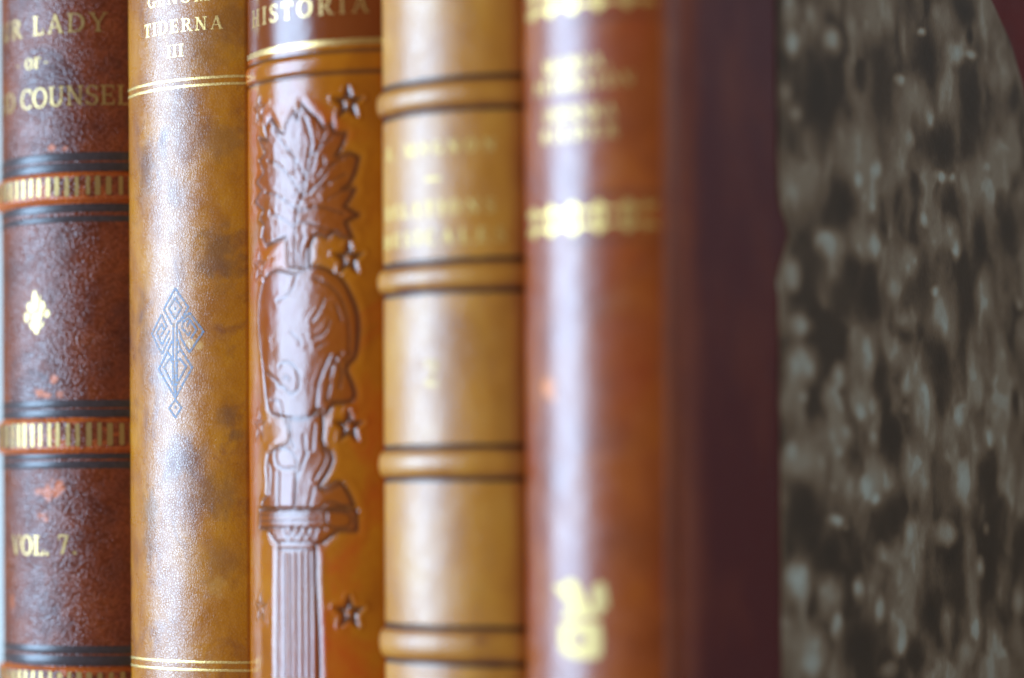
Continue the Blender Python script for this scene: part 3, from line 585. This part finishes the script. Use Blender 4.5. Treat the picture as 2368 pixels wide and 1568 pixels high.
paper_sheet("leather_corner", lambda z: paper_right(z) - 2.0, lambda z: 0 * z + 150.8, zc, 30, corner_leather, fc, 0.14)
paper_sheet("leather_corner", lambda z: paper_right(z) - 2.0, lambda z: 0 * z + 150.8, 206 - zc[::-1], 30, corner_leather, fc, 0.14)

# ------------------------------------------------------------------ book 4: pale tan with raised bands
m4 = leather("pale_tan_calf", [(0.0, (0.437, 0.164, 0.0132)), (0.45, (0.535, 0.22, 0.0192)), (1.0, (0.616, 0.293, 0.033))], 0.10, (13, 2), (1, 0.6),
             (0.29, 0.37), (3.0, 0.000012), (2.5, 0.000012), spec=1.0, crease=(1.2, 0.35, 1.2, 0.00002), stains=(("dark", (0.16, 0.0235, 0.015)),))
B4 = [(170.7, 166.85), (141.2, 137.45), (111.1, 107.0), (81.7, 77.1), (51.5, 47.5), (22, 18)]
b4 = Book(-0.0282 - 0.0152, 0.0294, 34, -0.0010, 0.0034, 0.200, 0.130,
          "pale tan leather book with four rounded raised bands and thin black lines across its spine")
def h4(w, z):
    o = 0.0 * (w + z)
    for zt, zb in B4:
        m = (zt + zb) / 2; hw = (zt - zb) / 2 + .25
        q = np.clip(1 - ((z - m) / hw) ** 2, 0, 1); o = o + 0.98 * q ** 0.6 * (1 + .18 * (fbm(w * .12, z * 0 + zt, 57, 3) - .5))
        o = o - 0.16 * np.exp(-((z - m - hw - .35) / .4) ** 2) - 0.16 * np.exp(-((z - m + hw + .35) / .4) ** 2)
    return o + 0.10 * (fbm(w * .08, z * .07, 14, 3) - .5)
b4.height = h4
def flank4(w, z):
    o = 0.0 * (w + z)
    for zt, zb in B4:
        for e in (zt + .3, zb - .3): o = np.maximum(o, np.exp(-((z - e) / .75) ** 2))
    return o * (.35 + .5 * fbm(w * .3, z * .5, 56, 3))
def mask4(w, z):
    o = np.zeros(w.shape)
    for zt, zb in B4: o = np.where((z < zt + .2) & (z > zb - .2), 1, o)
    return o
z4 = zlist(200, 70, 200, .16, 1.0)
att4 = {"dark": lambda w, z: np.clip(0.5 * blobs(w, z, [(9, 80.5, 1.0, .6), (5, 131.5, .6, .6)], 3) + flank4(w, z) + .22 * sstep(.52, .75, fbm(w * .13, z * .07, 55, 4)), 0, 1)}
ws4 = np.concatenate([np.arange(-22, -15, 1.0), np.linspace(-15, 15, 64), np.arange(16, 22.1, 1.0)])
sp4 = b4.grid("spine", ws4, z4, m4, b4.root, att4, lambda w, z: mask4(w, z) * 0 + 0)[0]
b4.body(m4, page_mat)
blk4 = plain("black_rule_ink", (0.022, 0.018, 0.018), 0.40, 1.2, 0.4)
for k, (zt, zb) in enumerate(B4):
    b4.strip("black_line", -16.4, 16.4, zt + .35, zt + 1.0, blk4, sp4, .03, .02, .35, seed=k * 2 + 1)
    b4.strip("black_line", -16.4, 16.4, zb - .95, zb - .35, blk4, sp4, .03, .02, .35, seed=k * 2 + 2)
g4 = gold("pale_gilt", 0.38, (0.42, 0.22, 0.06), (0.78, 0.60, 0.22), 0.62, 0.8)
b4.polys("title_lettering", text("R. MAGNON", -12.4, 11.8, 159.3, 2.0), g4, sp4)
b4.polys("title_rule", [rect(-1.1, 155.0, 2.0, 155.45)], g4, sp4)
b4.polys("title_lettering", text("RELATIONS", -12.8, 11.6, 149.4, 2.2) + text("MUSICALES", -13.9, 13.3, 144.7, 2.2), g4, sp4)
b4.polys("volume_number", text("2", -1.6, 1.9, 121.6, 4.4), gold("rubbed_gilt", 0.50, (0.50, 0.28, 0.06), (0.433, 0.306, 0.14), 0.5, 0.8), sp4)

# ------------------------------------------------------------------ book 3: carved spine
b3 = Book(-0.0586 - 0.0157, 0.0323, 34, -0.0010, 0.0015, 0.204, 0.132,
          "glossy orange-brown leather book with a tree, head and fluted column carved on its spine")
m3 = leather("glossy_orange_calf", [(0.0, (0.296, 0.0699, 0.0006)), (0.5, (0.418, 0.116, 0.0009)), (1.0, (0.483, 0.156, 0.0018))], 0.075, (21, 5), (1, .8),
             (0.13, 0.19), (3.5, 0.000006), (5, 0.000002), spec=0.62, coat=0.0, coat_rough=0.10, blot=(0.05, (0.441, 0.0666, 0.0012), 0.48, 0.66),
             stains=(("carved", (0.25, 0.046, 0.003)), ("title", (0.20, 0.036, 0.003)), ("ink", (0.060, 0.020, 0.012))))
POLY = {"tree": np.array(TREE), "head": smooth_poly(HEAD, 2), "body": smooth_poly(BODY, 1), "col": np.array([(-11.1, 101.4), (11.3, 101.4), (11.3, 97.9), (7.9, 97.9), (5.1, 96.0), (3.6, 95.7), (3.6, 89.9), (4.2, 80), (4.9, 24), (8.0, 22), (8.0, 18), (-7.5, 18), (-7.5, 22), (-5.6, 24), (-5.4, 80), (-5.2, 89.7), (-5.0, 95.6), (-8.1, 98.0), (-11.1, 98.3)])}
GROOVES = [(wd, p + [(p[-1][0], 24)] if p[-1][1] < 85 else p) for wd, p in GROOVES]
def star_pts(cw, cz, R=2.85):
    return [(cw + (R if k % 2 == 0 else R * .46) * math.sin(math.pi * k / 5) * .95, cz + (R if k % 2 == 0 else R * .46) * math.cos(math.pi * k / 5)) for k in range(10)]
STARS = [(10.2, 169.9), (10.2, 143.7), (10.1, 115.4), (10.0, 84.1), (-10.4, 170.4), (-10.8, 143.4), (-11.0, 115.8), (-10.9, 84.4), (10, 56), (-10.9, 56)]
_cache = {}
def relief(w, z):
    key = (w.shape, float(w.ravel()[0]), float(z.ravel()[-1]), float(w.ravel()[-1]), float(z.ravel()[0]))
    if key in _cache: return _cache[key]
    h = 0.0 * (w + z); ink = 0.0 * (w + z); carved = 0.0 * (w + z); lab = np.zeros(h.shape, int)
    act = (z > 15) & (z < 173) & (np.abs(w) < 15)
    W_, Z_ = w[act], z[act]
    hh = np.zeros(W_.shape); ik = np.zeros(W_.shape); cv = np.zeros(W_.shape); lb = np.zeros(W_.shape, int)
    allin = np.zeros(W_.shape, bool); dmin = np.full(W_.shape, 1e9)
    for k, (nm, p) in enumerate(POLY.items()):
        ins = inside(W_, Z_, p); d = seg_dist(W_, Z_, p, True)
        allin |= ins; dmin = np.minimum(dmin, d)
        amp = {"tree": .09, "head": .12, "body": .10, "col": .10}[nm]; wd = {"tree": .7, "head": 1.0, "body": .8, "col": .7}[nm]
        hh = np.where(ins, np.maximum(hh, amp * np.sqrt(np.clip(d / wd, 0, 1) * (2 - np.clip(d / wd, 0, 1)))), hh)
        lb = np.where(ins | (d < .45) & (lb == 0), {"tree": 1, "head": 2, "body": 3, "col": 4}[nm], lb)
    # ground pressed down round the figure, rising gently away from it
    out = ~allin
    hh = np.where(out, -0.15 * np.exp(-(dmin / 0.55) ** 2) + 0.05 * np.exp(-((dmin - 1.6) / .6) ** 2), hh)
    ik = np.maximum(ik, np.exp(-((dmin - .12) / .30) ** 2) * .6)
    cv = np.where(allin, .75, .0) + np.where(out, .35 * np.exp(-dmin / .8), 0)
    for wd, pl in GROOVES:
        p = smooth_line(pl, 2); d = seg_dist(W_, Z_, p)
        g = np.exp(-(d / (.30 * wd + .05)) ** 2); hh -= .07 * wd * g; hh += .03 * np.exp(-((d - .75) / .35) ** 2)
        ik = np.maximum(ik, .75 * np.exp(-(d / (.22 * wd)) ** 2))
    # foliage: small random leaf cuts
    tr = lb == 1
    n1 = fbm(W_ * .9, Z_ * .55, 41, 3); hh += np.where(tr & allin, .13 * (n1 - .5), 0)
    hh += np.where((lb == 2) & allin, .12 * (fbm(W_ * .5, Z_ * .35, 42, 3) - .5), 0)
    # column flutes continue down
    for k, (cw, cz) in enumerate(STARS):
        near = (np.abs(W_ - cw) < 4) & (np.abs(Z_ - cz) < 4)
        if not near.any(): continue
        p = star_pts(cw, cz); d = seg_dist(W_[near], Z_[near], p, True); ins = inside(W_[near], Z_[near], p)
        sd = np.where(ins, d, -d)
        ln = np.exp(-((sd - .38) / .42) ** 2)
        f = .45 if 4 <= k < 8 else 1.0                     # the stars at the left edge are worn
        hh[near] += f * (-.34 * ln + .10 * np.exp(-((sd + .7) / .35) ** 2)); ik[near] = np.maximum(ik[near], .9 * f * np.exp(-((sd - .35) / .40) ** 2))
        l2 = lb[near]; l2[sd > -.35] = 10 + k; lb[near] = l2
    h[act] = hh; ink[act] = ik; carved[act] = np.clip(cv, 0, 1); lab[act] = lb
    if w.size > 5000: _cache[key] = (h, ink, carved, lab)
    return h, ink, carved, lab
def h3(w, z):
    o = relief(w, z)[0] if np.ndim(w) and np.size(w) > 2000 else 0.0 * (w + z)
    o = o + 0.35 * np.exp(-((z - 176.9) / 1.5) ** 4) - .14 * np.exp(-((z - 178.7) / .35) ** 2) - .14 * np.exp(-((z - 175.1) / .35) ** 2)
    return o + 0.12 * (fbm(w * .07, z * .06, 15, 3) - .5)
b3.height = h3
dim = lambda a: lambda w, z: a(w, z)
att3 = {"carved": lambda w, z: relief(w, z)[2], "title": lambda w, z: sstep(179.6, 179.9, z) * (z < 204),
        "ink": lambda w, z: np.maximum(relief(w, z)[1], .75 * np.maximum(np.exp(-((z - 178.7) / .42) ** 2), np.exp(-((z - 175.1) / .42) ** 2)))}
NAMES = {0: "spine", 1: "carved_tree", 2: "carved_head", 3: "carved_figure", 4: "carved_column"}
for k in range(len(STARS)): NAMES[10 + k] = "carved_star"
ws3 = np.concatenate([np.arange(-22, -15.5, 1.0), np.linspace(-15.5, 15.5, 240), np.arange(16.5, 22.6, 1.0)])
z3 = zlist(204, 70, 200, .16, .8)
Wg, Zg = np.meshgrid(ws3, z3, indexing="ij")
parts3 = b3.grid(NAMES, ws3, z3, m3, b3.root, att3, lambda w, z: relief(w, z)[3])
sp3 = parts3[0]
for k, o in parts3.items():
    if k: o.parent = sp3
b3.body(m3, page_mat)
g3 = gold("bright_gilt", 0.30, (0.18, 0.06, 0.01), (0.618, 0.423, 0.17), 0.30)
b3.polys("title_lettering", text("HISTORIA", -13.4, 14.0, 185.0, 3.0, GL_THIN), g3, sp3, .05)
b3.strip("gilt_line", -17, 17, 179.75, 180.75, g3, sp3, .03, .05, .12, m=5)
b3.strip("gilt_line", -17, 17, 193.2, 194.2, g3, sp3, .03, .05, .12, m=5)

# ------------------------------------------------------------------ book 2: mottled calf, in focus
b2 = Book(-0.0909 - 0.0144, 0.0300, 32, -0.0005, 0.0015, 0.203, 0.128,
          "mottled ochre-brown leather book with a small blue diamond ornament tooled on its spine")
b2.height = lambda w, z: 0.12 * (fbm(w * .09, z * .06, 16, 3) - .5)
m2 = leather("mottled_ochre_calf", [(0.0, (0.354, 0.103, 0.00108)), (0.45, (0.472, 0.159, 0.00144)), (1.0, (0.57, 0.219, 0.00252))], 0.11, (5, 40), (1, .7),
             (0.25, 0.33), (2.1, 0.000020), (9, 0.000004), crease=(1.0, .5, .6, 0.000010), pdark=0.6, coat=0.0, spec=1.0,
             stains=(("dark", (0.158, 0.0666, 0.03)), ("paste", (0.651, 0.345, 0.09)), ("blue", (0.231, 0.157, 0.18))),
             blot=(0.10, (0.242, 0.0666, 0.015), 0.52, 0.70), spot=(1.4, (0.21, 0.051, 0.0072), .66, .75))
att2 = {"dark": lambda w, z: .62 * blobs(w, z, [(10, 146, 5, 5.5), (-7, 162, 3, 5, .8), (11, 166, 5, 4, .7), (-8, 133, 2, 8, .6), (9, 104, 5, 4, .8), (4, 110, 4, 4, .6), (12, 118, 2, 2.5, .9), (-6, 101, 2.5, 4, .9), (-6.5, 96, 2, 4, .8), (10, 92, 4, 4, .6), (13, 114.5, 1.2, 1.2, .9),
                                                        (3, 172, 4, 7, .35), (8, 183, 4, 7, .6), (12, 187, 4, 6, .6)], 6, .7, .1, 1.5),
        "paste": lambda w, z: .85 * blobs(w, z, [(4.4, 130.7, 1.3, .9), (6.2, 130.2, .8, .7), (4.9, 141, .9, .6, .4), (9.5, 88, 1.5, 2.5, .35)], 7, .8),
        "blue": lambda w, z: .55 * blobs(w, z, [(-3, 126, 4, 4), (-4.5, 130, 3, 3), (0, 109, 4, 4.5, .7), (2, 157, 2.5, 3, .5)], 9, .6, .1, 1.4)}
ws2 = np.concatenate([np.arange(-22, -15, 1.0), np.linspace(-15, 15, 130), np.arange(16, 22.1, 1.0)])
sp2 = b2.grid("spine", ws2, zlist(203, 68, 200, .3), m2, b2.root, att2)
b2.body(m2, page_mat)
g2 = gold("crisp_gilt", 0.18, (0.16, 0.07, 0.015), (0.88, 0.66, 0.27), 0.38, 2.2)
b2.polys("title_lettering", text("GENOM", -6.0, 8.6, 190.9, 2.3) + text("TIDERNA", -7.2, 11.1, 185.8, 2.35) + text("III", -.7, 3.2, 181.5, 2.2), g2, sp2, .03)
for z0 in (177.35, 176.1, 74.55, 73.15, 195.6, 194.4): b2.strip("gilt_line", -16.2, 16.2, z0 - .17, z0 + .27, g2, sp2, .03, .03, .10, m=4, seed=int(z0))
t = NT("blue_tooling"); uvb = t.uv()
t.l(t.mix(t.rng(t.noise(uvb, 2.4, 4, .7), .42, .56), (0.36, 0.20, 0.08), (0.14, 0.25, 0.44)), t.b.inputs["Base Color"])
t.b.inputs["Roughness"].default_value = 0.45; t.l(t.bump(t.noise(uvb, 3, 3), .00005), t.b.inputs["Normal"])
RB = []
for pl in DIAMOND: RB += ribbon(pl, .42)
b2.polys("tooled_diamond", RB, t.m, sp2, .03)

# ------------------------------------------------------------------ book 1: dark pebbled leather with raised gilt bands
b1 = Book(-0.1209 - 0.01965, 0.0393, 60, -0.006, 0.002, 0.2125, 0.126,
          "dark brown pebbled leather book with raised bands of gilt ticks, leftmost in the row")
BAND1 = [(163.1, 157.85), (117.97, 112.0), (72.3, 66.6), (27, 21.4)]
def h1(w, z):
    o = 0.0 * (w + z)
    for zt, zb in BAND1: o = o + 0.95 * sstep(zb - .35, zb + .55, z) * (1 - sstep(zt - .55, zt + .35, z))
    return o + 0.14 * (fbm(w * .08, z * .07, 17, 3) - .5)
b1.height = h1
m1 = leather("dark_pebbled_morocco", [(0.0, (0.156, 0.0189, 0.0024)), (0.5, (0.249, 0.0356, 0.003)), (1.0, (0.355, 0.0655, 0.0048))], 0.09, (9, 14), (1, 1),
             (0.30, 0.40), (2.1, 0.00014), (6, 0.000004), pebble=True, pdark=0.4, spec=0.85, stains=(("wear", (0.651, 0.141, 0.018)),), spot=(1.1, (0.357, 0.0588, 0.006), .60, .74),
             blot=(0.06, (0.116, 0.00941, 0.0048), .5, .68))
def wear1(w, z):
    o = blobs(w, z, [(1.0, 122.9, 1.4, .9), (2.8, 122.4, 1.2, .7), (4.6, 125.4, 1.0, .7), (6, 122.6, .7, .6, .7), (4.6, 104.9, 2.0, 1.7), (1.0, 104.8, 1.6, .8, .8), (1.7, 100.4, 1.8, .9, .8), (2.6, 99.6, 1.0, .7), (4.4, 167.9, .9, .7), (7.2, 167.7, .8, .5, .8), (-8, 84, .8, 1.2, .5), (-9, 72.7, 1, 1)], 12, 1.0)
    nz = fbm(w * .55, z * .8, 13, 4)
    for zt, zb in BAND1:
        e = np.maximum(np.exp(-((z - zt + .15) / .55) ** 2), np.exp(-((z - zb - .25) / .8) ** 2))
        lft = 1 - 0.55 * sstep(6, 15, w)
        o = np.maximum(o, sstep(.42, .60, e * .42 + nz * .62) * (z < zt + .3) * (z > zb - .35) * lft * (e > .04))
        o = np.maximum(o, .8 * sstep(.55, .68, nz) * (z < zt) * (z > zb) * (1 - .5 * sstep(5, 14, w)))
    return o
ws1 = np.concatenate([np.arange(-30, -22, 1.0), np.linspace(-22, 24, 170), np.arange(25, 30.1, 1.0)])
sp1 = b1.grid("spine", ws1, zlist(212.5, 64, 205, .2, 1.0), m1, b1.root, {"wear": wear1})
b1.body(m1, page_mat)
g1 = gold("aged_gilt", 0.27, (0.09, 0.035, 0.012), (0.474, 0.333, 0.14), 0.46, 1.2)
blk1 = plain("black_fillet_glaze", (0.065, 0.050, 0.060), 0.32, 1.0, 0.4, 0.00002)
FL = [(166.95, 165.4), (165.05, 163.5), (157.5, 156.0), (155.3, 154.2), (121.5, 120.1), (119.8, 118.35), (111.7, 110.7), (110.3, 108.95), (76.4, 74.95), (74.6, 72.75), (66.1, 64.6), (64.2, 63)]
for k, (zt, zb) in enumerate(FL): b1.strip("black_line", -24, 24, zb, zt, blk1, sp1, .035, .13, .10, n=100, m=7, seed=k + 30)
for zt, zb in BAND1:
    P = []; rng = np.random.default_rng(int(zt))
    for x in np.arange(-21, 23, 1.93):
        x += rng.uniform(-.12, .12); wd = .42 + rng.uniform(-.06, .1); a, b = zb + 1.05 + rng.uniform(-.15, .15), zt - .65 + rng.uniform(-.15, .1)
        P.append([(x - wd, a + .2), (x - wd * .5, a), (x + wd * .5, a), (x + wd, a + .2), (x + wd, b - .2), (x + wd * .5, b), (x - wd * .5, b), (x - wd, b - .2)])
    b1.polys("gilt_ticks", P, g1, sp1, .04)
b1.polys("title_lettering", text("OUR LADY", -15.6, 15.5, 189.0, 3.5, GL_THIN) + text("GOOD COUNSEL", -20.6, 19.9, 175.6, 3.6, GL_THIN), g1, sp1, .05)
b1.polys("title_lettering", text("OF", -2.2, 2.0, 182.9, 2.0) + text("-", -5.2, -2.6, 182.9, 2.0) + text("-", 2.5, 5.2, 182.9, 2.0), g1, sp1, .05)
b1.polys("volume_number", text("VOL.", -7.9, 3.4, 93.0, 3.6) + text("7.", 5.2, 9.4, 93.2, 3.6), g1, sp1, .05)
FLEUR = [[(390, 290), (445, 430), (455, 620), (430, 800), (380, 800), (330, 560), (340, 400)], [(280, 540), (330, 640), (390, 790), (330, 830), (215, 720), (210, 640)],
         [(540, 530), (610, 650), (560, 760), (500, 880), (450, 900), (470, 700), (500, 600)], [(490, 400), (505, 470), (478, 700), (462, 600)],
         [(180, 760), (260, 790), (300, 870), (240, 990), (200, 1010), (150, 930)], [(620, 720), (685, 810), (640, 920), (590, 920), (560, 860), (580, 760)],
         [(300, 800), (560, 780), (520, 930), (490, 1000), (480, 1200), (430, 1285), (370, 1230), (330, 1000)], [(270, 1020), (330, 980), (370, 1200), (300, 1110)], [(560, 980), (570, 1030), (500, 1150), (480, 1100)]]
b1.polys("gilt_fleuron", [smooth_poly([(.4 + (x - 410) * .01327, 137.9 - (y - 790) * .00886) for x, y in p], 1) for p in [shrink(q, .92) for q in FLEUR]], gold("fleuron_gilt", .22, (.2, .1, .03), (0.474, 0.342, 0.15), .42), sp1, .05)
